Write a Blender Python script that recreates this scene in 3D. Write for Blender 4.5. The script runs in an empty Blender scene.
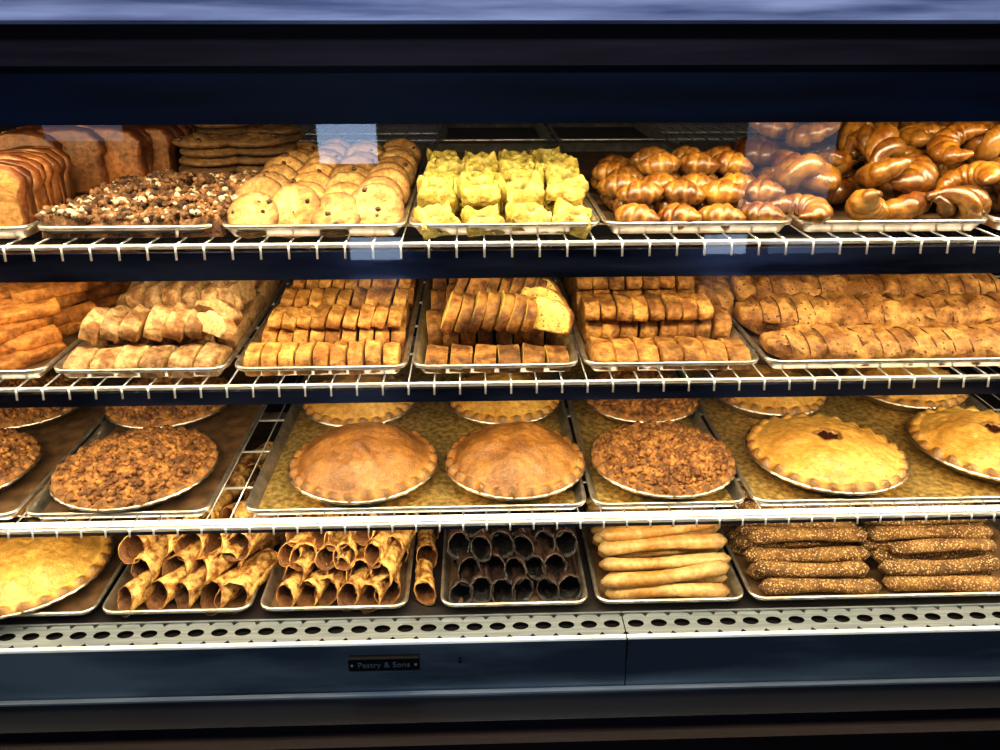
import bpy, math, random
from math import sin, cos, pi, radians, tan, atan, sqrt
from mathutils import Matrix, Vector, noise

F=780.0; TH=radians(24.8); PS=radians(1.8); CH=1.6
fwd=Vector((sin(PS)*cos(TH),cos(PS)*cos(TH),-sin(TH)))
rgt=Vector((cos(PS),-sin(PS),0)); upv=rgt.cross(fwd)
def XS(u,Y,z):
    k=(u-500)/F
    return (k*(Y*cos(PS)*cos(TH)-(z-CH)*sin(TH))+Y*sin(PS))/(cos(PS)-k*sin(PS)*cos(TH))
YF=0.93
Z1,Z2,Z3,Z4=1.350,1.163,0.942,0.757

# ------------------------------------------------ materials
def newmat(name):
    m=bpy.data.materials.new(name); m.use_nodes=True
    nt=m.node_tree; b=nt.nodes['Principled BSDF']
    return m,nt,b
def mixc(nt,fac,a,b):
    n=nt.nodes.new('ShaderNodeMix'); n.data_type='RGBA'
    for s,val in ((0,fac),(6,a),(7,b)):
        if isinstance(val,(int,float)): n.inputs[s].default_value=val
        elif isinstance(val,tuple): n.inputs[s].default_value=(*val,1)
        else: nt.links.new(val,n.inputs[s])
    return n.outputs[2]
def ramp(nt,inp,a,b,c=0.,d=1.):
    n=nt.nodes.new('ShaderNodeMapRange'); n.inputs[1].default_value=a; n.inputs[2].default_value=b
    n.inputs[3].default_value=c; n.inputs[4].default_value=d
    nt.links.new(inp,n.inputs[0]); return n.outputs[0]
def mul(nt,a,b):
    n=nt.nodes.new('ShaderNodeMath'); n.operation='MULTIPLY'; nt.links.new(a,n.inputs[0]); nt.links.new(b,n.inputs[1]); return n.outputs[0]
def tnoise(nt,co,s,d=5,r=.55):
    n=nt.nodes.new('ShaderNodeTexNoise'); n.inputs['Scale'].default_value=s; n.inputs['Detail'].default_value=d; n.inputs['Roughness'].default_value=r
    nt.links.new(co,n.inputs['Vector']); return n.outputs[0]
def baked(name,dark,light,inner,rough=.55,scale=28,bump=.5,bscale=200,speck=None,spscale=260,spth=.25,contrast=(.40,.60),coat=0.0,vary=.35,fine=.45,point=.6,sat=1.03):
    m,nt,b=newmat(name)
    tc=nt.nodes.new('ShaderNodeTexCoord'); co=tc.outputs['Object']
    c=mixc(nt,ramp(nt,tnoise(nt,co,scale),*contrast),dark,light)
    g=nt.nodes.new('ShaderNodeNewGeometry')
    at=nt.nodes.new('ShaderNodeAttribute'); at.attribute_name='tone'
    c=mixc(nt,at.outputs['Fac'],c,inner)
    val=ramp(nt,g.outputs['Random Per Island'],0,1,1-vary,1+vary*.5)
    val=mul(nt,val,ramp(nt,tnoise(nt,co,130,6,.65),.36,.60,1-fine,1.15))
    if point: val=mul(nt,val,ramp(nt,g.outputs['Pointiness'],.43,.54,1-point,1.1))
    hs=nt.nodes.new('ShaderNodeHueSaturation'); hs.inputs['Saturation'].default_value=sat
    nt.links.new(val,hs.inputs['Value']); nt.links.new(c,hs.inputs['Color']); c=hs.outputs[0]
    if speck:
        v=nt.nodes.new('ShaderNodeTexVoronoi'); v.inputs['Scale'].default_value=spscale
        nt.links.new(co,v.inputs['Vector'])
        c=mixc(nt,ramp(nt,v.outputs['Distance'],spth,spth*.7),c,speck)
    nt.links.new(c,b.inputs['Base Color'])
    b.inputs['Roughness'].default_value=rough
    b.inputs['Coat Weight'].default_value=coat; b.inputs['Coat Roughness'].default_value=.2
    bp=nt.nodes.new('ShaderNodeBump'); bp.inputs['Strength'].default_value=min(1,bump); bp.inputs['Distance'].default_value=.006 if bump>.3 else .003
    nt.links.new(tnoise(nt,co,bscale,5,.6),bp.inputs['Height']); nt.links.new(bp.outputs[0],b.inputs['Normal'])
    return m
def plain(name,col,rough=.4,metal=0,nscale=0,col2=None,bump=0,spec=.5,stretch=None,ctr=(.35,.65)):
    m,nt,b=newmat(name)
    b.inputs['Base Color'].default_value=(*col,1); b.inputs['Roughness'].default_value=rough; b.inputs['Metallic'].default_value=metal
    b.inputs['Specular IOR Level'].default_value=spec
    if nscale:
        tc=nt.nodes.new('ShaderNodeTexCoord'); mp=nt.nodes.new('ShaderNodeMapping')
        if stretch: mp.inputs['Scale'].default_value=stretch
        nt.links.new(tc.outputs['Object'],mp.inputs[0])
        n=nt.nodes.new('ShaderNodeTexNoise'); n.inputs['Scale'].default_value=nscale; n.inputs['Detail'].default_value=5
        nt.links.new(mp.outputs[0],n.inputs['Vector'])
        nt.links.new(mixc(nt,ramp(nt,n.outputs[0],*ctr),col,col2 or col),b.inputs['Base Color'])
        if bump:
            bp=nt.nodes.new('ShaderNodeBump'); bp.inputs['Strength'].default_value=bump; bp.inputs['Distance'].default_value=.002
            nt.links.new(n.outputs[0],bp.inputs['Height']); nt.links.new(bp.outputs[0],b.inputs['Normal'])
    return m
def emis(name,col,s):
    m,nt,b=newmat(name); b.inputs['Base Color'].default_value=(*col,1)
    b.inputs['Emission Color'].default_value=(*col,1); b.inputs['Emission Strength'].default_value=s
    return m

M_tray=plain('tray_aluminium',(.66,.63,.56),.32,.9,60,(.40,.38,.33))
M_liner=plain('tray_liner_brown',(.15,.085,.038),.6,0,40,(.05,.028,.012))
M_gold=plain('tray_liner_gold',(.92,.68,.26),.33,.75,110,(.36,.24,.07),1.0)
M_wire=plain('shelf_wire_chrome',(.66,.70,.72),.3,.6)
M_steel=plain('brushed_steel',(.34,.39,.42),.36,.6,8,(.22,.26,.30),.1,stretch=(1,30,30))
M_steelp=plain('front_panel_steel',(.14,.18,.205),.36,.5,2.2,(.035,.05,.07),stretch=(1,5,5),ctr=(.4,.6))
M_top=plain('top_ledge_steel_sheen',(.14,.17,.30),.3,.1,4,(.55,.58,.80),.1,stretch=(1,14,14))  # pale lavender streaks paint bright reflections into the steel colour
M_black=plain('black_gloss',(.003,.004,.008),.25,0,4,(.002,.002,.004),spec=.3)
M_head=plain('header_dark',(.0015,.003,.008),.42,0,3,(.004,.009,.026),spec=.2,stretch=(1,10,10))
M_band=plain('shelf_band_dark',(.05,.07,.15),.16,.6,5,(.008,.014,.04),stretch=(1,8,8))  # bluish streaks in the colour stand in for reflections along the band
M_wood=plain('dark_wood',(.022,.015,.022),.5,0,6,(.010,.006,.010),.1,spec=.25,stretch=(1,14,14))
M_woodb=plain('base_wood',(.008,.004,.005),.5,0,6,(.004,.002,.003),.1,spec=.15,stretch=(1,14,14))
M_back=plain('case_back_dark',(.04,.036,.036),.35,.2,3,(.016,.014,.017))
M_tin=plain('pie_tin_foil',(.6,.56,.48),.3,1)
M_dark=plain('dark_void',(.004,.004,.005),.6,spec=.1)

# ------------------------------------------------ mesh builder
class MB:
    def __init__(s): s.v=[];s.f=[];s.t=[];s.m=[]
    def add(s,vs,fs,ts,M=None,mat=0):
        o=len(s.v)
        for p in vs:
            p=Vector(p); s.v.append(M@p if M is not None else p)
        s.t.extend(ts if isinstance(ts,list) else [ts]*len(vs))
        for f in fs: s.f.append([i+o for i in f]); s.m.append(mat)
    def obj(s,name,mats,smooth=True,parent=None):
        me=bpy.data.meshes.new(name)
        c=Vector((0,0,0))
        if parent is None and s.v:
            xs=[p.x for p in s.v];ys=[p.y for p in s.v];zs=[p.z for p in s.v]
            c=Vector(((min(xs)+max(xs))/2,(min(ys)+max(ys))/2,min(zs)))
        me.from_pydata([tuple(p-c) for p in s.v],[],s.f)
        for m in mats: me.materials.append(m)
        me.polygons.foreach_set('material_index',s.m)
        me.polygons.foreach_set('use_smooth',[smooth]*len(s.f))
        a=me.attributes.new('tone','FLOAT','POINT'); a.data.foreach_set('value',[float(x) for x in s.t])
        me.update()
        o=bpy.data.objects.new(name,me); bpy.context.scene.collection.objects.link(o); o.location=c
        if parent: o.parent=parent
        return o
def surf(fn,nu,nv,cu=False,cv=False):
    vs=[];ts=[];fs=[]
    for i in range(nu):
        for j in range(nv):
            r=fn(i/(nu if cu else nu-1), j/(nv if cv else nv-1)); vs.append(r[:3]); ts.append(r[3])
    for i in range(nu if cu else nu-1):
        for j in range(nv if cv else nv-1):
            i2=(i+1)%nu; j2=(j+1)%nv
            fs.append([i*nv+j,i2*nv+j,i2*nv+j2,i*nv+j2])
    return vs,fs,ts
def T(x,y,z): return Matrix.Translation((x,y,z))
def R(a,ax): return Matrix.Rotation(a,4,ax)
def nz(x,y,z,s,seed=0): return noise.noise(Vector((x*s+seed*7.3,y*s+seed*3.1,z*s)))
phi=(1+5**.5)/2
ICO=[(-1,phi,0),(1,phi,0),(-1,-phi,0),(1,-phi,0),(0,-1,phi),(0,1,phi),(0,-1,-phi),(0,1,-phi),(phi,0,-1),(phi,0,1),(-phi,0,-1),(-phi,0,1)]
ICOF=[(0,11,5),(0,5,1),(0,1,7),(0,7,10),(0,10,11),(1,5,9),(5,11,4),(11,10,2),(10,7,6),(7,1,8),(3,9,4),(3,4,2),(3,2,6),(3,6,8),(3,8,9),(4,9,5),(2,4,11),(6,2,10),(8,6,7),(9,8,1)]
def crumb(mb,x,y,z,r,rg,mat=0,tone=0,M=None,flat=1):
    k=r/1.9
    vs=[(x+a*k*rg.uniform(.7,1.25),y+b*k*rg.uniform(.7,1.25),z+c*k*rg.uniform(.7,1.25)*flat) for a,b,c in ICO]
    mb.add(vs,ICOF,tone,M,mat)
def box(mb,a,b,mat=0,M=None):
    x0,y0,z0=a;x1,y1,z1=b
    mb.add([(x0,y0,z0),(x1,y0,z0),(x1,y1,z0),(x0,y1,z0),(x0,y0,z1),(x1,y0,z1),(x1,y1,z1),(x0,y1,z1)],
      [(0,3,2,1),(4,5,6,7),(0,1,5,4),(1,2,6,5),(2,3,7,6),(3,0,4,7)],0,M,mat)
def rod(mb,p,q,r,n=6,mat=0):
    p=Vector(p);q=Vector(q);d=(q-p).normalized()
    a=d.orthogonal().normalized();b=d.cross(a)
    vs=[];
    for c in (p,q):
        for i in range(n):
            t=2*pi*i/n; vs.append(c+a*r*cos(t)+b*r*sin(t))
    fs=[[i,(i+1)%n,n+(i+1)%n,n+i] for i in range(n)]+[list(range(n))[::-1],list(range(n,2*n))]
    mb.add(vs,fs,0,None,mat)
def sweep(mb,pts,rad,n=12,tone=None,M=None,closed=False,mat=0,sq=1.0,seed=0,na=.0):
    P=[Vector(p) for p in pts]; N=len(P); vs=[];ts=[]
    for i,p in enumerate(P):
        a=P[(i-1)%N] if (closed or i>0) else P[i]; b=P[(i+1)%N] if (closed or i<N-1) else P[i]
        t=(b-a).normalized(); up=Vector((0,0,1))
        s=t.cross(up)
        if s.length<.05: s=Vector((1,0,0))
        s.normalize(); u2=s.cross(t)
        for k in range(n):
            th=2*pi*k/n; r=rad[i]
            q=p+s*r*cos(th)+u2*r*sq*sin(th)
            if na: q=q+(q-p)*na*nz(q.x,q.y,q.z,90,seed)
            vs.append(q); ts.append(tone(i/(N-1),th) if tone else 0)
    fs=[]
    for i in range(N if closed else N-1):
        j=(i+1)%N
        for k in range(n):
            k2=(k+1)%n; fs.append([i*n+k,i*n+k2,j*n+k2,j*n+k])
    if not closed:
        fs.append(list(range(n))[::-1]); fs.append(list(range((N-1)*n,N*n)))
    mb.add(vs,fs,ts,M,mat)

# ------------------------------------------------ trays
def rrect(w,d,r,z,ins,nc=4):
    out=[]; w2=w/2-ins; d2=d/2-ins; r=max(r-ins,.004)
    for cx,cy,a0 in ((w2-r,d2-r,0),(-w2+r,d2-r,pi/2),(-w2+r,-d2+r,pi),(w2-r,-d2+r,3*pi/2)):
        for i in range(nc+1):
            a=a0+pi/2*i/nc; out.append((cx+r*cos(a),cy+r*sin(a),z))
    return out
def tray(name,x0,x1,y0,z,depth=.655,h=.016,liner=None):
    mb=MB(); w=x1-x0; M=T((x0+x1)/2,y0+depth/2,z)
    loops=[rrect(w,depth,.022,.0015,.014),rrect(w,depth,.022,.003,.0125),rrect(w,depth,.022,h,.006),rrect(w,depth,.022,h+.0018,.003),rrect(w,depth,.022,h,.0),rrect(w,depth,.022,h-.004,.0005),rrect(w,depth,.022,h-.004,.005),rrect(w,depth,.022,.0,.0135)]
    n=len(loops[0]); vs=[p for l in loops for p in l]; fs=[]
    for a in range(len(loops)-1):
        for i in range(n):
            fs.append([a*n+i,a*n+(i+1)%n,(a+1)*n+(i+1)%n,(a+1)*n+i])
    mb.add(vs,fs,0,M,0)
    mb.add(rrect(w,depth,.022,.0015,.014),[list(range(n))],0,M,1)
    mb.add(rrect(w,depth,.022,.0,.0135),[list(range(n))[::-1]],0,M,0)
    return mb.obj(name,[M_tray,liner or M_tray])
def trow(z,edges,liners,dy=.002):
    out=[]
    for (a,b),l in zip(edges,liners):
        x0=XS(a,YF,z);x1=XS(b,YF,z)
        tray('baking_tray',x0,x1,YF+dy,z+.0035,liner=l); out.append((x0,x1))
    return out
L,G=M_liner,M_gold
t1=trow(Z1,[(-350,-160),(-155,30),(33,215),(218,406),(408,602),(604,796),(799,992),(995,1190)],[L,L,L,G,G,L,L,L])
t2=trow(Z2,[(-310,-135),(-130,45),(50,227),(232,408),(412,580),(584,762),(766,1110)],[L]*7)
t3=trow(Z3,[(-185,17),(22,210),(243,588),(592,748),(753,1100)],[L,L,G,G,G])
t4=trow(Z4,[(-62,92),(97,250),(257,408),(440,590),(597,748),(752,1080)],[L]*6,.010)
TB=.005
for a,b in ((437,552),(556,668)):
    tray('empty_baking_tray',XS(a,1.63,Z1),XS(b,1.63,Z1),1.61,Z1+.0035,depth=.34,h=.02,liner=M_back)

# ------------------------------------------------ display case
case=bpy.data.objects.new('bakery_display_case',None); bpy.context.scene.collection.objects.link(case)
XL,XR=-1.35,1.35
def shelf(name,z,yb,band,tick):
    mb=MB()
    rod(mb,(XL,.924,z-.002),(XR,.924,z-.002),.0036,8)
    yy=YF+.1
    while yy<yb: rod(mb,(XL,yy,z-.004),(XR,yy,z-.004),.0022,5); yy+=.11
    x=XL+.02
    while x<XR:
        rod(mb,(x,.921,z),(x,yb,z),.0012,5)
        rod(mb,(x,.9200,z+.001),(x,.9170,z-tick),.0015,5)
        x+=.0335
    mb.obj(name,[M_wire],parent=case)
    if band:
        m2=MB(); box(m2,(XL,.930,z-.014-band),(XR,.938,z-.012)); m2.obj(name+'_light_shield',[M_band],False,case)
shelf('wire_shelf_1',Z1,1.99,.033,.017)
shelf('wire_shelf_2',Z2,1.66,.017,.014)
shelf('wire_shelf_3',Z3,1.66,.002,.010)
def part(name,a,b,mat):
    mb=MB(); box(mb,a,b); return mb.obj(name,[mat],False,case)
part('header_panel',(XL,.872,1.494),(XR,.881,1.556),M_head)
part('header_wood_trim',(XL,.862,1.5525),(XR,.91,1.5915),M_wood)
part('steel_top_ledge',(XL-.02,.845,1.5915),(XR+.02,2.08,1.606),M_top)
part('steel_top_lip',(XL-.02,.838,1.5950),(XR+.02,.850,1.625),M_top)
part('case_roof',(XL,.91,1.556),(XR,2.06,1.59),M_black)
part('side_panel_a',(XL-.03,.86,.1),(XL,2.06,1.59),M_black)
part('side_panel_b',(XR,.86,.1),(XR+.03,2.06,1.59),M_black)
part('rear_panel',(XL,2.03,.1),(XR,2.06,1.556),M_back)
part('rear_door_frame',(-.02,2.0,.78),(.03,2.03,1.55),M_black)
part('deck_floor',(XL,.937,Z4-.006),(XR,2.03,Z4+.002),M_back)
part('base_cabinet',(XL,.84,.0),(XR,2.05,.60),M_woodb)
part('base_wood_rail',(XL,.79,.60),(XR,.86,.655),M_woodb)
part('black_ledge',(XL,.815,.655),(XR,.885,.672),M_black)
part('steel_bottom_lip',(XL,.863,.672),(XR,.8705,.6755),M_steel)
XSEAM=XS(627,.885,Z4)
def vent(name,xa,xb):
    mb=MB(); y0,y1=.891,.934; z=Z4+.001; n=20; p=.0345; k=int((xb-xa)/p); p=(xb-xa)/k
    for c in range(k):
        cx=xa+p*(c+.5); cy=(y0+y1)/2+.001; inn=[];out=[];low=[]
        for i in range(n):
            t=2*pi*i/n; ca,sa=cos(t),sin(t)
            inn.append((cx+.0122*ca,cy+.0078*sa,z)); low.append((cx+.0122*ca,cy+.0078*sa,z-.006))
            s=1/max(abs(ca),abs(sa)); out.append((cx+ca*s*p/2,(y0+y1)/2+sa*s*(y1-y0)/2,z))
        mb.add(inn+out+low,[[i,n+i,n+(i+1)%n,(i+1)%n] for i in range(n)],0,None,0)
        mb.add(inn+low,[[i,(i+1)%n,n+(i+1)%n,n+i] for i in range(n)],0,None,1)
        mb.add(low,[list(range(n))],0,None,1)  # hole walls and floor coloured near black as painted shade
    box(mb,(xa,y1,z-.01),(xb,y1+.003,z+.003))
    mb.add([(xa,y0,z),(xb,y0,z),(xb,.884,z-.004),(xa,.884,z-.004)],[(0,3,2,1)],0,None,0)
    mb.add([(xb,.884,z-.004),(xa,.884,z-.004),(xb,.872,.674),(xa,.872,.674)],[(0,1,3,2)],0,None,2)
    mb.obj(name,[M_steel,M_dark,M_steelp],False,case)
vent('vent_deck_a',XL,XSEAM-.0008); vent('vent_deck_b',XSEAM+.0008,XR)
mb=MB(); box(mb,(XSEAM-.001,.878,.676),(XSEAM+.001,.8835,.757)); mb.obj('panel_seam',[M_dark],False,case)
px=XS(384,.876,.73)
mb=MB(); box(mb,(px-.052,.8725,.716),(px+.052,.883,.738),2)
for sx in (-.047,.047): rod(mb,(px+sx,.871,.727),(px+sx,.875,.727),.002,8,1)
mb.obj('name_plate',[M_black,M_steel,M_dark],False,case)
tc=bpy.data.curves.new('plate_text','FONT'); tc.body='Pastry & Sons'; tc.size=.014; tc.extrude=.0006; tc.align_x='CENTER'
to=bpy.data.objects.new('plate_text',tc); bpy.context.scene.collection.objects.link(to)
to.location=(px,.8720,.7225); to.rotation_euler=(pi/2,0,0); tc.materials.append(M_steelp); to.parent=case
mb=MB(); xx=XS(460,.876,.73); rod(mb,(xx,.874,.728),(xx,.881,.728),.0025,10); mb.obj('lock_screw',[M_dark],parent=case)
gm=bpy.data.materials.new('case_glass'); gm.use_nodes=True; nt=gm.node_tree; nt.nodes.clear()
o=nt.nodes.new('ShaderNodeOutputMaterial'); mx=nt.nodes.new('ShaderNodeMixShader'); tr=nt.nodes.new('ShaderNodeBsdfTransparent'); gl=nt.nodes.new('ShaderNodeBsdfGlossy')
gl.inputs['Roughness'].default_value=.015; tr.inputs[0].default_value=(.97,.98,.98,1)
fr=nt.nodes.new('ShaderNodeFresnel'); fr.inputs[0].default_value=1.65
nt.links.new(fr.outputs[0],mx.inputs[0]); nt.links.new(tr.outputs[0],mx.inputs[1]); nt.links.new(gl.outputs[0],mx.inputs[2]); nt.links.new(mx.outputs[0],o.inputs[0])
mb=MB(); mb.add([(XL,.8865,Z4+.001),(XR,.8865,Z4+.001),(XR,.884,1.553),(XL,.884,1.553)],[(0,1,2,3)],0); mb.obj('front_glass',[gm],False,case)
M_tube=emis('lamp_tube',(1,.86,.64),4)
def lamp(name,y,z,w,ang,col=(1,.81,.53)):
    mb=MB(); rod(mb,(XL+.05,y,z),(XR-.05,y,z),.004,8); mb.obj(name+'_tube',[M_tube],parent=case)
    l=bpy.data.lights.new(name,'AREA'); l.shape='RECTANGLE'; l.size=2.5; l.size_y=.02; l.energy=w; l.color=col
    ob=bpy.data.objects.new(name,l); bpy.context.scene.collection.objects.link(ob); ob.parent=case
    ob.location=(0,y,z-.007); ob.rotation_euler=(radians(ang),0,0)
lamp('lamp_top',.925,1.535,10.5,16)
lamp('lamp_shelf_1',.955,Z1-.022,5.2,14)
lamp('lamp_shelf_2',.955,Z2-.020,7.2,14)
lamp('lamp_shelf_3',.950,Z3-.010,5.4,12)

# ------------------------------------------------ room
def rpart(name,a,b,mat):
    mb=MB(); box(mb,a,b); return mb.obj(name,[mat],False)
M_wall=plain('wall_paint',(.12,.12,.15),.7,0,3,(.08,.08,.11)); M_floor=plain('floor_tile',(.03,.028,.035),.35,0,4,(.015,.014,.018)); M_ceil=plain('ceiling_paint',(.25,.26,.32),.8)
rpart('floor',(-3,-3.4,-.05),(3,3.2,0),M_floor); rpart('ceiling',(-3,-3.4,2.9),(3,3.2,2.95),M_ceil)
rpart('wall_left',(-3.1,-3.4,0),(-3,3.2,2.9),M_wall); rpart('wall_right',(3,-3.4,0),(3.1,3.2,2.9),M_wall)
rpart('wall_rear',(-3,3.2,0),(3,3.3,2.9),M_wall); rpart('wall_street',(-3,-3.5,0),(3,-3.4,2.9),M_wall)
M_win=emis('daylight_pane',(.50,.68,1),7); M_win2=emis('daylight_pane_dim',(.55,.7,1),1.3); M_win3=emis('daylight_pane_low',(.6,.75,1),5)
for i,(a,b,c,d,mm) in enumerate(((-1.0,-.62,.70,1.5,M_win),(1.75,2.35,.38,1.5,M_win2),(-2.7,-2.2,.85,1.5,M_win2),(-.85,-.50,.06,.22,M_win3),(1.55,1.85,.08,.22,M_win3),(2.0,2.5,.08,.2,M_win2))):
    mb=MB(); box(mb,(a,-3.4,c),(b,-3.39,d),0)
    e=.03 if d<.3 else .05
    for q in ((a-e,c-e,a,d+e),(b,c-e,b+e,d+e),(a,c-e,b,c),(a,d,b,d+e)): box(mb,(q[0],-3.4,q[1]),(q[2],-3.37,q[3]),1)
    mb.obj('window_%d'%(i+1),[mm,M_wood],False)
cl=bpy.data.objects.new('ceiling_fill_lamp',None); bpy.context.scene.collection.objects.link(cl)  # unseen fill lamp with housing, added to light the front panels
mb=MB(); box(mb,(-.7,-1.0,2.84),(.7,-.6,2.9)); mb.obj('housing',[M_steel],False,cl)
l=bpy.data.lights.new('fill_panel','AREA'); l.shape='RECTANGLE'; l.size=1.3; l.size_y=.35; l.energy=55; l.color=(.74,.84,1)
ob=bpy.data.objects.new('fill_panel',l); bpy.context.scene.collection.objects.link(ob); ob.location=(0,-.8,2.835); ob.parent=cl

# ------------------------------------------------ goods materials
B_bis1=baked('biscotti_tan',(.28,.13,.045),(.72,.46,.22),(.70,.46,.21),.65,40,.7)
B_bis2=baked('biscotti_orange',(.40,.17,.04),(.76,.41,.12),(.64,.35,.10),.6,45,.7)
B_bis3=baked('biscotti_nut',(.13,.048,.014),(.42,.20,.05),(.78,.56,.16),.6,45,.7,speck=(.22,.10,.04),spscale=150,spth=.24)
B_bis4=baked('biscotti_brown',(.25,.10,.024),(.62,.32,.09),(.50,.26,.07),.6,45,.7)
B_loaf=baked('loaf_speckled',(.27,.115,.028),(.60,.32,.10),(.46,.23,.07),.55,30,.6,speck=(.09,.035,.014),spscale=110,spth=.22,vary=.15)
B_bar=baked('bar_cookie',(.32,.12,.03),(.58,.26,.07),(.45,.21,.07),.6,40,.6)
B_bread=baked('bread_crust',(.09,.026,.009),(.25,.09,.027),(.60,.32,.11),.5,18,.35)
B_streu=baked('streusel',(.06,.026,.011),(.30,.15,.06),(.75,.68,.6),.7,70,.9,vary=.5)
B_sugar=plain('sugar_chips',(.48,.38,.26),.6)
B_cook=baked('cookie_dough',(.46,.24,.07),(.72,.46,.17),(.36,.17,.05),.6,30,.6,vary=.2)
B_cook2=baked('cookie_brown',(.17,.09,.03),(.36,.21,.07),(.36,.18,.06),.6,30,.6)
B_choc=plain('chocolate_chip',(.045,.018,.01),.35)
B_yel=baked('cheese_pastry',(.50,.37,.05),(.76,.64,.15),(.26,.17,.03),.45,45,.6,vary=.2,sat=.97)
B_roll=baked('glazed_roll',(.27,.09,.016),(.68,.32,.065),(.80,.52,.19),.36,26,.3,coat=.4,vary=.35)
B_twist=baked('glazed_twist',(.22,.07,.012),(.60,.27,.05),(.70,.42,.13),.32,18,.3,coat=.55,vary=.35)
B_piebr=baked('pie_crust_brown',(.15,.06,.016),(.42,.20,.052),(.42,.21,.06),.42,14,.45,bscale=300,vary=.1,speck=(.60,.37,.14),spscale=260,spth=.15,contrast=(.35,.65),fine=.3,coat=.12)
B_piego=baked('pie_crust_gold',(.46,.23,.05),(.72,.45,.13),(.24,.095,.022),.40,10,.45,vary=.1,contrast=(.32,.68),fine=.3,coat=.15)
B_crumb=baked('pie_crumb',(.13,.052,.014),(.35,.165,.048),(.52,.25,.08),.65,60,.6,vary=.35)
B_fill=plain('pie_filling',(.03,.008,.004),.3)
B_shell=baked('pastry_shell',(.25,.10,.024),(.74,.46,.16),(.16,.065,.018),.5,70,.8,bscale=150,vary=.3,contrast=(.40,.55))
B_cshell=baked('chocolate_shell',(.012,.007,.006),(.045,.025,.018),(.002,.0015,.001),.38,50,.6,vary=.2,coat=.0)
B_stick=baked('breadstick',(.58,.30,.08),(.84,.58,.25),(.5,.25,.07),.45,16,.25,vary=.2,fine=.25)
B_sesame=baked('sesame_stick',(.22,.10,.028),(.44,.24,.075),(.3,.14,.04),.6,40,.8,speck=(.60,.40,.18),spscale=260,spth=.38)

# ------------------------------------------------ goods builders
def dprof(d,h,n=15,e=.6):
    pts=[]
    for k in range(n):
        a=pi*k/(n-1); pts.append((cos(a)*d/2*(1 if k not in (0,n-1) else .93), h*(.08+.92*max(0,sin(a))**e)))
    pts.append((-d/2*.8,0)); pts.append((d/2*.8,0)); return pts
def bprof(d,h):
    return [(d*.42,0),(d*.46,h*.2),(d*.47,h*.55),(d*.53,h*.68),(d*.52,h*.82),(d*.38,h*.95),(d*.15,h),(-d*.15,h),(-d*.38,h*.95),(-d*.52,h*.82),(-d*.53,h*.68),(-d*.47,h*.55),(-d*.46,h*.2),(-d*.42,0)]
def slab(mb,prof,t,M,seed=0,na=.0026,inner=1.0,mat=0,bev=.0016,segs=2,taper=0):
    n=len(prof); cy=sum(p[0] for p in prof)/n; cz=sum(p[1] for p in prof)/n
    rings=[(-t/2,.90,inner),(-t/2+bev*.25,.96,.1*inner),(-t/2+bev,1,0)]
    for i in range(1,segs): rings.append((-t/2+bev+(t-2*bev)*i/segs,1,0))
    rings+=[(t/2-bev,1,0),(t/2-bev*.25,.96,.1*inner),(t/2,.90,inner)]
    vs=[];ts=[]
    for x,s,tn in rings:
        if taper: s*=(1-abs(2*x/t)**8*.5)*(1+.03*sin(x*190+seed))
        for (y,z) in prof:
            yy=cy+(y-cy)*s; zz=cz+(z-cz)*s; q=nz(x+M.translation.x,yy+M.translation.y,zz,70,seed)*na*2
            vs.append((x,yy+q,max(0,zz+q*(1 if z>.004 else 0)))); ts.append(tn)
    m=len(rings); fs=[]
    for i in range(m-1):
        for k in range(n): fs.append([i*n+k,i*n+(k+1)%n,(i+1)*n+(k+1)%n,(i+1)*n+k])
    vs.append((-t/2,cy,cz)); vs.append((t/2,cy,cz)); ts+= [inner,inner]
    for k in range(n): fs.append([len(vs)-2,(k+1)%n,k]); fs.append([len(vs)-1,(m-1)*n+k,(m-1)*n+(k+1)%n])
    mb.add(vs,fs,ts,M,mat)
def row(mb,x0,x1,y,z,d,h,n,rg,lean=0,jit=.003,yaw=0,bow=0,e=.6,gap=.88,wob=.06):
    w=(x1-x0)/n; cx=(x0+x1)/2
    for i in range(n):
        s=(i+.5)/n*2-1; x=x0+w*(i+.5)
        yy=y+bow*(s*s)+(x-cx)*tan(yaw)+rg.uniform(-jit,jit)
        hh=h*rg.uniform(.90,1.06)*(1-.12*s**6)
        M=T(x,yy,z)@R(yaw+rg.uniform(-wob,wob)-bow*s*2,'Z')@R(lean+rg.uniform(-.06,.06),'Y')
        slab(mb,dprof(d*rg.uniform(.95,1.03)*(1-.1*s**6),hh,e=e),w*gap,M,i)

rg=random.Random(5)
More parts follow.
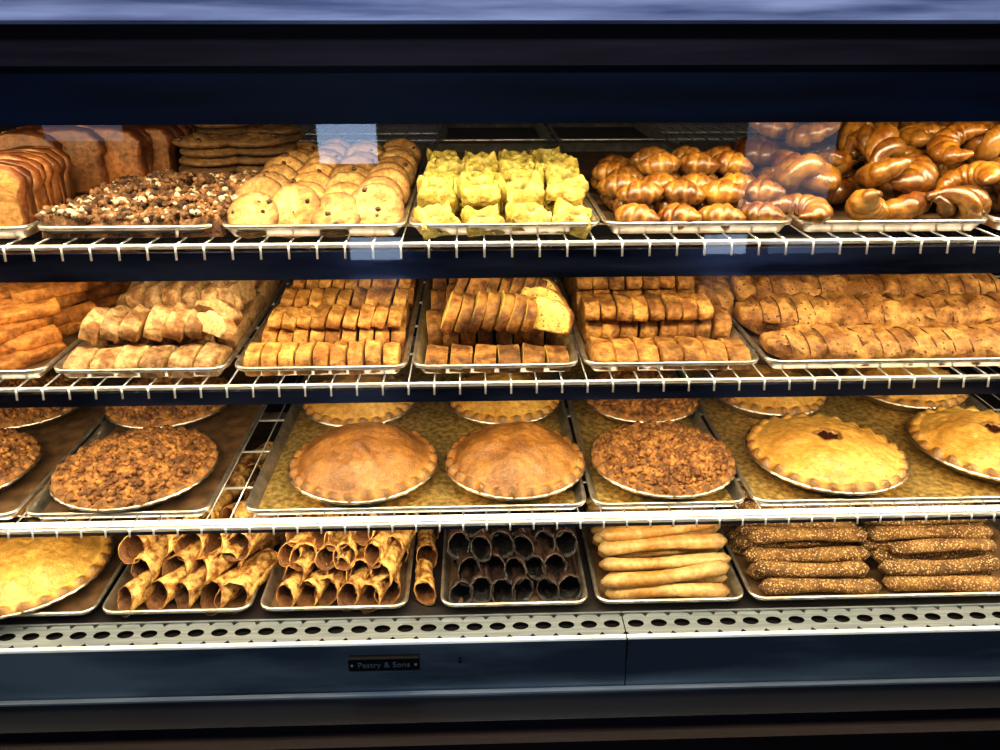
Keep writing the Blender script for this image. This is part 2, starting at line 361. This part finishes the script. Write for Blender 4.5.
# ---- level 1
zb=Z1+TB
mb=MB()
x=XS(0,.97,Z1)
for i in range(8): slab(mb,bprof(.085,.082),.019,T(x-.002*i,.967+.021*i,zb)@R(pi/2+.12,'Z'),i,inner=.9)
for (u,y0,hh,dd) in ((24,1.17,.092,.10),(70,1.19,.095,.095),(112,1.21,.092,.09),(148,1.26,.088,.075)):
    x=XS(u,y0,Z1+.04)
    for k in range(7):
        slab(mb,bprof(dd,hh),.036,T(x,y0+.02+.0375*k,zb)@R(pi/2,'Z'),u+k,inner=.2,segs=3,bev=.006,na=.003)
mb.obj('bread_loaves',[B_bread])
mb=MB()
a,b=t1[2]; a+=.006;b+=.004
for r in range(4):
    for c in range(4):
        cx=a+(b-a)*(c+.5)/4+rg.uniform(-.004,.004)+.006*r; cy=.966+.054*r; w2=(b-a)/8*1.0
        hh=rg.uniform(.020,.030)+.003*r
        def fn(s,t,cx=cx,cy=cy,hh=hh):
            X=(s*2-1);Y=(t*2-1); e=(1-max(abs(X),abs(Y))**6)
            z=hh*min(1,max(0,e)*1.6)**.6
            z+= (nz(cx+X*w2,cy+Y*.026,0,70,2)*.010+nz(cx+X*w2,cy+Y*.026,1,170,2)*.005)*(e>0.05)
            return (cx+X*w2,cy+Y*.026,max(.0,z)+zb,0)
        mb.add(*surf(fn,18,18))
        for k in range(110):
            X=rg.uniform(-.95,.95);Y=rg.uniform(-.95,.95)
            crumb(mb,cx+X*w2,cy+Y*.026,zb+hh*.97+rg.uniform(-.002,.004),rg.uniform(.0018,.0055),rg,0 if rg.random()<.85 else 1,0)
mb.obj('streusel_coffee_cake',[B_streu,B_sugar])
def cookie(mb,M,r,seed,rg,chips=3,th=.011):
    def fn(u,v):
        a=2*pi*u
        if v<.72: rho=v/.72; z=th*(.55+.45*max(0,1-rho**2)**.5)
        else: k=(v-.72)/.28; z=th*.55*(1-k); rho=1+.03*sin(pi*k)-.10*k*k
        rr=r*rho*(1+.035*nz(cos(a),sin(a),0,1.5,seed))
        x=rr*cos(a);y=rr*sin(a); z+=nz(x,y,0,95,seed)*.0042*(v<.8)
        return (x,y,z,min(1,max(0,(rho-.70))*2.6 if v<.9 else .8))
    mb.add(*surf(fn,26,14,cu=True),M=M)
    for k in range(chips):
        a=rg.uniform(0,2*pi); q=r*.82*sqrt(rg.random())
        crumb(mb,q*cos(a),q*sin(a),th*(.5+.5*(1-(q/r)**2)**.5)-.0008,rg.uniform(.003,.0045),rg,1,0,M)
mb=MB(); a,b=t1[3]; a+=.010; b-=.012; r=.0335
for c in range(4):
    for k in range(8):
        y=.966+k*.047+(.006 if c%2 else 0)
        x=a+(b-a)*(c+.5)/4+rg.uniform(-.003,.003)
        tl=radians(rg.uniform(42,58))
        M=T(x,y,zb+r*sin(tl)*.86-.002+.002*min(k,5))@R(tl,'X')@R(rg.uniform(-.15,.15),'Y')@R(rg.uniform(0,6),'Z')
        cookie(mb,M,r*rg.uniform(.95,1.06),k*7+c,rg,rg.randint(2,5))
        cookie(mb,T(x,y+.02,zb+.001),r*.92,k*5+c,rg,1)
mb.obj('chocolate_chip_cookies',[B_cook,B_choc])
mb=MB()
for (u,y,n) in ((214,1.23,6),(264,1.245,6),(228,1.35,7),(275,1.36,6)):
    x=XS(u,y,Z1+.03)
    for k in range(n): cookie(mb,T(x+rg.uniform(-.006,.006),y+rg.uniform(-.005,.005),zb+.001+k*.0132),.049,k+u,rg,9,.012)
mb.obj('large_cookie_stacks',[B_cook2,B_choc])
mb=MB(); a,b=t1[4]; a+=.010;b-=.010
def pinch(mb,M,s,h,seed):
    def fn(u,v):
        X=u*2-1;Y=v*2-1; rr=max(abs(X),abs(Y)); q=(X*X*Y*Y)
        k=1-.24*(1-(min(abs(X),abs(Y))/(rr+1e-6)))*rr-.06*q
        x=X*s*k;y=Y*s*k
        z=h*(.20+.80*max(0,1-rr**4)**.5)+h*.40*q - h*.5*math.exp(-(X*X+Y*Y)*7) + .0025*sin(6*X+seed)*sin(5*Y)
        z-=h*.30*math.exp(-((X-Y)*4)**2)*(1-rr)*1.2
        z+=nz(x,y,0,85,seed)*.006
        return (x,y,max(z,.001),min(1,.9*math.exp(-(X*X+Y*Y)*9)+.5*(rr>.98)))
    vs,fs,ts=surf(fn,17,17); mb.add(vs,fs,ts,M)
    n=17; ring=[i*n for i in range(n)]+[(n-1)*n+j for j in range(1,n)]+[i*n+n-1 for i in range(n-2,-1,-1)]+[j for j in range(n-2,0,-1)]
    rv=[vs[i] for i in ring]; lo=[(x*.9,y*.9,0) for x,y,z in rv]; m=len(ring)
    mb.add(rv+lo,[[i,m+i,m+(i+1)%m,(i+1)%m] for i in range(m)],.4,M)
for lay in range(2):
    for r_ in range(7 if lay==0 else 5):
        for c in range(4):
            x=a+(b-a)*(c+.5)/4+rg.uniform(-.003,.003); y=.962+.056*r_+(.045 if lay else 0)
            if lay: x+=(.006 if r_%2 else -.004)
            M=T(x,y,zb+(.024 if lay else 0)+(rg.uniform(0,.005)))@R(rg.uniform(-.3,.3),'Z')@R(rg.uniform(-.05,.30),'X')@R(rg.uniform(-.2,.2),'Y')
            pinch(mb,M,.0265,.025*rg.uniform(.9,1.15),r_*4+c)
mb.obj('cheese_pastries',[B_yel])
def croissant(mb,M,L_,r,seed,curve=.7,seg=7,pale=.3):
    N=6*seg+1;pts=[];rad=[]
    for i in range(N):
        s=i/(N-1); a=(s-.5)*curve*2
        Rr=L_/(2*curve)
        pts.append((Rr*sin(a),Rr*(1-cos(a)),0)); env=max(.10,sin(pi*s))**.62
        f=(s*seg)%1; rad.append(r*env*(.84+.18*sin(pi*min(1,f*1.05))**.5))
    sweep(mb,pts,rad,14,lambda s,th:max(pale*(sin(pi*((s*seg)%1))<.35),.75*max(0,-sin(th))),M,sq=.85,seed=seed,na=.10)
mb=MB(); a,b=t1[5]; a+=.02;b-=.014
for lay in range(3):
    rows=(6,5,3)[lay]; cols=4
    for r_ in range(rows):
        for c in range(cols):
            x=a+(b-a)*(c+.5)/cols+rg.uniform(-.004,.004)+(.010 if lay==1 else 0)*(-1 if r_%2 else 1)
            y=.960+.050*r_+.038*lay+rg.uniform(-.004,.004)
            if lay==2 and (c==0 or r_==0): continue
            M=T(x,y,zb+.016+lay*.021)@R(rg.uniform(-.9,-.1),'Z')@R(rg.uniform(-.15,.15),'Y')
            croissant(mb,M,.060,.0205,lay*40+r_*4+c,.35,4)
mb.obj('small_croissants',[B_roll])
def knot(mb,M,Rk,r,seed):
    pts=[];N=54
    for i in range(N):
        t=2*pi*i/N
        pts.append((Rk*(sin(t)+2*sin(2*t))/3,Rk*(cos(t)-2*cos(2*t))/3,-.65*r*sin(3*t)))
    sweep(mb,pts,[r*(1+.08*sin(7*i*2*pi/N)) for i in range(N)],12,lambda s,th:.8*max(0,-sin(th)),M,closed=True,seed=seed,na=.08)
def twistroll(mb,M,L_,r,seed):
    for ph in (0,pi):
        N=36;pts=[];rad=[]
        for i in range(N):
            s=i/(N-1); a=s*3.0*pi+ph; e=max(.15,sin(pi*s))**.5
            bend=.5*L_*(s-.5)**2*2
            pts.append(((s-.5)*L_,bend+r*.75*cos(a)*e,r*.75*sin(a)*e)); rad.append(r*e*.88)
        sweep(mb,pts,rad,11,lambda s,th:.8*max(0,-sin(th)),M,seed=seed,na=.08)
mb=MB(); a=t1[6][0]-.012; b=t1[7][1]-.03
k=0
for lay,(n,zz) in enumerate(((7,.023),(7,.054),(6,.087))):
    for r_ in range(5-lay):
        for c in range(n):
            x=a+.02*lay+(b-a)*(c+.5)/n+rg.uniform(-.010,.010); y=.975+.086*r_+.042*lay+rg.uniform(-.008,.008)
            if lay==2 and c==0 and r_==0: continue
            M=T(x,y,zb+zz)@R(rg.uniform(0,6),'Z')@R(rg.uniform(-.4,.6),'X')@R(rg.uniform(-.5,.5),'Y')
            k+=1
            t=(0,3,1,3,2,3)[k%6]
            if t==0: knot(mb,M,.031,.0145,k)
            elif t==1: croissant(mb,M,.105,.0225,k,1.3,6,0)
            elif t==2: twistroll(mb,M,.105,.0165,k)
            else: croissant(mb,M,.125,.0195,k,2.1,8,0)
mb.obj('glazed_bread_twists',[B_twist])

# ---- level 2
zb=Z2+TB
mb=MB()
b=t2[1][1]-.02
for lay in range(4):
    for r_ in range(4):
        for k in range(6):
            cx=b-.035-.040*k+rg.uniform(-.004,.004)-.006*lay; cy=.985+.10*r_+.012*lay
            M=T(cx,cy+.01,zb+.0165*lay)@R(radians((48 if lay%2 else 62)+rg.uniform(-7,7)),'Z')
            slab(mb,dprof(.030,.018,e=.35),.098,M,k+lay*7,inner=.2,segs=5)
mb.obj('almond_bar_cookies',[B_bar])
mb=MB(); a,b=t2[2]; a+=.012;b-=.010
row(mb,a,b,.974,zb,.076,.028,6,rg,yaw=-.04)
for y,h in ((1.062,.038),(1.15,.045),(1.24,.046),(1.33,.048)): row(mb,a,b,y,zb,.078,h,7,rg)
row(mb,a+.005,b-.035,1.02,zb+.034,.076,.034,6,rg,lean=.35,yaw=.08,wob=.16)
row(mb,a+.04,b,1.115,zb+.040,.078,.036,6,rg,lean=-.35,yaw=-.10,wob=.16); row(mb,a+.02,b-.01,1.21,zb+.045,.076,.034,7,rg,lean=.35,wob=.16)
for k in range(5): slab(mb,dprof(.075,.03),.020,T(b-.02-.010*k,.99+.05*k,zb+.040)@R(.9+.2*k,'Z')@R(.5,'Y'),k)
mb.obj('sliced_almond_biscotti',[B_bis1])
mb=MB(); a,b=t2[3]; a+=.014;b-=.012
for k,y in enumerate((.972,1.052,1.135,1.222,1.31)):
    row(mb,a,b,y,zb,.070,.032,9,rg,lean=.12 if k%2 else -.05,yaw=.03,jit=.002)
    if k>0: row(mb,a+.01,b-.004,y+.004,zb+.031,.062,.020,9,rg,lean=.2,jit=.003)
mb.obj('sliced_orange_biscotti',[B_bis2])
mb=MB(); a,b=t2[4]; a+=.014;b-=.012
row(mb,a,b,.972,zb,.07,.020,6,rg,lean=.1)
for y,h in ((1.06,.045),(1.15,.05),(1.24,.055),(1.33,.055)): row(mb,a,b,y,zb,.08,h,8,rg)
row(mb,a+.02,b-.05,1.03,zb+.036,.075,.048,7,rg,lean=.35,bow=-.01,gap=.85)
row(mb,a+.035,b-.03,1.125,zb+.044,.08,.045,8,rg,lean=.35,yaw=-.1,gap=.85)
for k in range(3): slab(mb,dprof(.08,.045),.02,T(b-.03-.004*k,1.0+.05*k,zb+.035)@R(1.1,'Z')@R(.4,'Y'),k)
mb.obj('sliced_pistachio_biscotti',[B_bis3])
mb=MB(); a,b=t2[5]; a+=.012;b-=.012
for y,n,h in ((.977,7,.026),(1.075,8,.040),(1.18,8,.048),(1.285,8,.05)): row(mb,a,b,y,zb,.083,h,n,rg,lean=.08,gap=.93)
row(mb,a+.0,b-.03,1.065,zb+.036,.075,.026,8,rg,gap=.93); row(mb,a+.0,b-.03,1.18,zb+.044,.08,.026,7,rg,gap=.93)
mb.obj('sliced_anise_biscotti',[B_bis4])
mb=MB(); a,b=t2[6]
def log(x0,x1,y,d,h,seed,yaw=0):
    slab(mb,dprof(d,h,19),x1-x0,T((x0+x1)/2,y,zb)@R(yaw,'Z'),seed,na=.0045,inner=.3,bev=.012,segs=60,taper=1)
    n=int((x1-x0)/.024)
    for i in range(1,n):   # shallow slice scores across the crust
        x=x0+(x1-x0)*i/n; pts=[]
        for q in range(9):
            aa=pi*(.12+.76*q/8); pts.append((x-(x0+x1)/2,cos(aa)*d/2*.99,h*(.08+.92*sin(aa)**.6)*.985))
        sweep(mb,pts,[.0010]*9,5,lambda s,th:0,T((x0+x1)/2,y,zb)@R(yaw,'Z'),mat=1)
log(a+.012,b-.012,.985,.088,.036,1); log(a+.004,b-.012,1.078,.092,.052,2,-.01); log(a+.026,b-.012,1.178,.092,.058,3,.005); log(a+.012,b-.012,1.285,.09,.060,4)
for k in range(6): slab(mb,dprof(.085,.045),.024,T(XS(728,1.1,Z2)+.012*k-.02,1.14+.04*k,zb)@R(.35,'Z')@R(.2,'Y'),k)
mb.obj('biscotti_loaves',[B_loaf,plain('score_line',(.10,.04,.012),.7)])

# ---- pies
def pie(name,x,y,z,r,kind,seed):
    mb=MB(); M=T(x,y,z); zt=.024; dome={'brown':.046,'gold':.030,'crumb':.026,'rear':.034}[kind]
    rr=random.Random(seed)
    def h(rho): return zt+dome*max(0,1-(rho/.93)**2.2)**.85
    def fn(u,v):
        a=2*pi*u; rho=v; cr=0
        if rho>.88: cr=(rho-.88)/.12
        wv=sin(a*26)
        rad=r*(rho+ .016*wv*cr)
        z=h(rho)+ .007*sin(pi*cr)*(1+.6*wv) -.002*cr
        X=rad*cos(a);Y=rad*sin(a); z+=nz(X,Y,0,28,seed)*.006*(1-cr)+nz(X,Y,0,90,seed)*.002
        t=min(1,cr*.8)
        if kind=='gold':
            q=rho*r/(.017*(1+.12*sin(a*5)))
            if q<1.15: z-=.012*max(0,1-q**4)
            if q<1.3: t=.7
        return (X,Y,z,t)
    vs,fs,ts=surf(fn,130,48,cu=True)
    mb.add(vs,fs,ts,M,0)
    if kind=='gold':
        zc=h(0)+nz(0,0,0,28,seed)*.006
        def f2(u,v): a=2*pi*u; q=.0155*(1+.11*sin(a*5)); return (v*q*cos(a),v*q*sin(a),zc-.0035+.0012*sin(9*a)*v,0)
        mb.add(*surf(f2,40,4,cu=True),M=M,mat=2)
    if kind=='crumb':
        for k in range(2300):
            q=.95*sqrt(rr.random()); a=rr.uniform(0,2*pi)
            X=r*q*cos(a);Y=r*q*sin(a)
            zz=h(q)+nz(X,Y,0,28,seed)*.006+rr.uniform(-.001,.0025)
            crumb(mb,X,Y,zz,rr.choice((.0022,.0026,.003,.0036,.0046,.0056)),rr,0,0,M)
    def tin(u,v):
        a=2*pi*u; w=1+.010*sin(a*40)*(v>.15)
        P=[(1.0,zt+.0005),(1.02,zt-.001),(1.015,zt-.0035),(.97,zt-.003),(.80,.001),(.78,0)]
        p=P[min(5,int(v*5+.5))]; return (r*p[0]*cos(a)*w,r*p[0]*sin(a)*w,p[1],0)
    mb.add(*surf(tin,120,6,cu=True),M=M,mat=1)
    n=40; mb.add([(r*.79*cos(2*pi*i/n),r*.79*sin(2*pi*i/n),.0002) for i in range(n)],[list(range(n))],0,M,1)
    mat={'brown':B_piebr,'gold':B_piego,'crumb':B_crumb,'rear':B_piego}[kind]
    return mb.obj(name,[mat,M_tin,B_fill])
def pieat(name,u,Y,zl,kind,seed,r):
    pie(name,XS(u,Y,zl+.03),Y,zl+TB+.001,r,kind,seed)
pieat('crumb_pie',137,1.046,Z3,'crumb',1,.1185)
pieat('crumb_pie',171,1.276,Z3,'crumb',2,.108)
pieat('crumb_pie',-44,1.050,Z3,'crumb',3,.114)
pieat('crumb_pie',26,1.280,Z3,'crumb',4,.108)
pieat('brown_crust_pie',364,1.048,Z3,'brown',5,.1130)
pieat('brown_crust_pie',515,1.046,Z3,'brown',6,.1080)
pieat('golden_pie',360,1.264,Z3,'rear',7,.101)
pieat('golden_pie',504,1.264,Z3,'rear',8,.101)
pieat('crumb_pie',662,1.046,Z3,'crumb',9,.1110)
pieat('crumb_pie',640,1.265,Z3,'crumb',10,.104)
pieat('golden_pie',825,1.056,Z3,'gold',11,.120)
pieat('golden_pie',990,1.075,Z3,'gold',12,.120)
pieat('golden_pie',767,1.283,Z3,'rear',13,.103)
pieat('golden_pie',905,1.303,Z3,'rear',14,.106)
pieat('golden_pie',28,1.050,Z4,'rear',15,.126)
pieat('golden_pie',58,1.290,Z4,'rear',16,.105)

# ---- shells
zb=Z4+TB
def shell(mb,M,L_,r,seed):
    nP=24;nL=10;th=.0020;vs=[];ts=[]
    for j in range(nL):
        s=j/(nL-1)
        for side in (0,1):
            for i in range(nP):
                k=i if side==0 else nP-1-i
                ph=.15*pi+(2*pi+.7)*k/(nP-1)
                rr=(r*(1+.30*(1-s)**2))+.0026*k/(nP-1)-(th if side else 0)
                off=.024*(.5+.5*cos(ph-pi/2))
                y=s*L_+off*(1-s)**2
                wb=nz(cos(ph),sin(ph),s*4,2.6,seed)*.0036
                vs.append(((rr+wb)*cos(ph),y,(rr+wb)*sin(ph))); ts.append(1 if side else 0)  # inner wall gets the dark tone, painting shade inside the tube
    n=2*nP;fs=[]
    for j in range(nL-1):
        for k in range(n): fs.append([j*n+k,(j+1)*n+k,(j+1)*n+(k+1)%n,j*n+(k+1)%n])
    for j in (0,nL-1):
        for k in range(nP-1): fs.append([j*n+k,j*n+k+1,j*n+n-2-k,j*n+n-1-k])
    mb.add(vs,fs,ts,M)
def shells(name,tr,mat,cols,r,L_,layers,yaw,seed,rows=3,pitch=0,dy=.024,mess=1):
    mb=MB(); a,b=tr; a+=.014;b-=.014; q=random.Random(seed)
    for rw in range(rows):
        for lay in range(layers):
            n=cols-(lay%2)
            for c in range(n):
                x=a+(b-a)*(c+.5+(lay%2)*.5)/cols+q.uniform(-.004,.004)*mess
                y=.954+rw*(L_*.95)+lay*dy+q.uniform(-.009,.009)*mess
                M=T(x,y,zb+r*1.3+lay*r*1.75)@R(yaw+q.uniform(-.24,.24)*mess,'Z')@R(pitch+q.uniform(-.12,.05)*mess,'X')@R(q.uniform(-.9,.9),'Y')
                shell(mb,M,L_,r*q.uniform(.92,1.08),seed+rw*50+lay*10+c)
    return mb.obj(name,[mat])
shells('cannoli_shells',t4[1],B_shell,5,.0165,.125,4,-.36,31,2,-.02,.026)
shells('small_cannoli_shells',t4[2],B_shell,6,.0135,.105,5,-.18,77,2,-.02,.021)
shells('chocolate_cannoli_shells',t4[3],B_cshell,6,.0135,.095,4,.0,99,3,-.02,.026,.7)
shells('spare_cannoli_shells',(XS(412,YF,Z4)-.004,XS(437,YF,Z4)+.004),B_shell,1,.0125,.09,2,0,12,3,.0)

# ---- sticks
def stick(mb,x0,x1,y,z,r,seed,yaw,q,mat=0):
    N=20; Lh=(x1-x0)/2; pts=[];rad=[]
    for i in range(N):
        s=i/(N-1); e=min(1,sqrt(max(0,1-(abs(2*s-1))**14))+.25)
        pts.append(((2*s-1)*Lh,.004*sin(3*s+seed),.0015*sin(5*s+seed))); rad.append(r*e*(1+.08*sin(9*s+seed*2)))
    sweep(mb,pts,rad,12,None,T((x0+x1)/2,y,z)@R(yaw,'Z'),sq=.85,seed=seed,na=.10,mat=mat)
q=random.Random(3)
mb=MB(); a,b=t4[4]; a+=.014;b-=.014; r=.0128
for lay in range(4):
    for k in range(8-lay):
        y=.964+k*.033+lay*.018
        if lay>1 and k==0: continue
        e=.010 if lay else 0
        stick(mb,a-e+q.uniform(0,.012),b+e-q.uniform(0,.012),y,zb+r*.9+lay*.0200,r*q.uniform(.85,1.12),k+lay*9,q.uniform(-.04,.18 if lay else .05),q)
mb.obj('breadsticks',[B_stick])
mb=MB(); a,b=t4[5]; a+=.006; r=.0140
for col in range(2):
    x0=a+col*.215
    for lay in range(4):
        for k in range(8-lay):
            y=.968+k*.036+lay*.019
            if lay>=2 and k<2-col-(lay==2): continue
            stick(mb,x0+q.uniform(-.01,.02),x0+.212-q.uniform(-.01,.02),y,zb+r*.9+lay*.022,r*q.uniform(.85,1.12),k+lay*9,q.uniform(-.12,.09),q)
mb.obj('sesame_breadsticks',[B_sesame])

# ------------------------------------------------ camera, world
w=bpy.data.worlds.new('world'); bpy.context.scene.world=w; w.use_nodes=True
w.node_tree.nodes['Background'].inputs[0].default_value=(.4,.55,.8,1); w.node_tree.nodes['Background'].inputs[1].default_value=.3
cam=bpy.data.cameras.new('camera'); cam.lens=F*36/1000; cam.sensor_width=36; cam.clip_start=.01
co=bpy.data.objects.new('camera',cam); bpy.context.scene.collection.objects.link(co)
Mc=Matrix((rgt,upv,-fwd)).transposed().to_4x4(); Mc.translation=(0,0,CH); co.matrix_world=Mc
bpy.context.scene.camera=co
vs_=bpy.context.scene.view_settings
vs_.view_transform='Standard'
for lk in ('Medium High Contrast','Standard - Medium High Contrast'):
    try: vs_.look=lk; break
    except Exception as e: print('look',e)
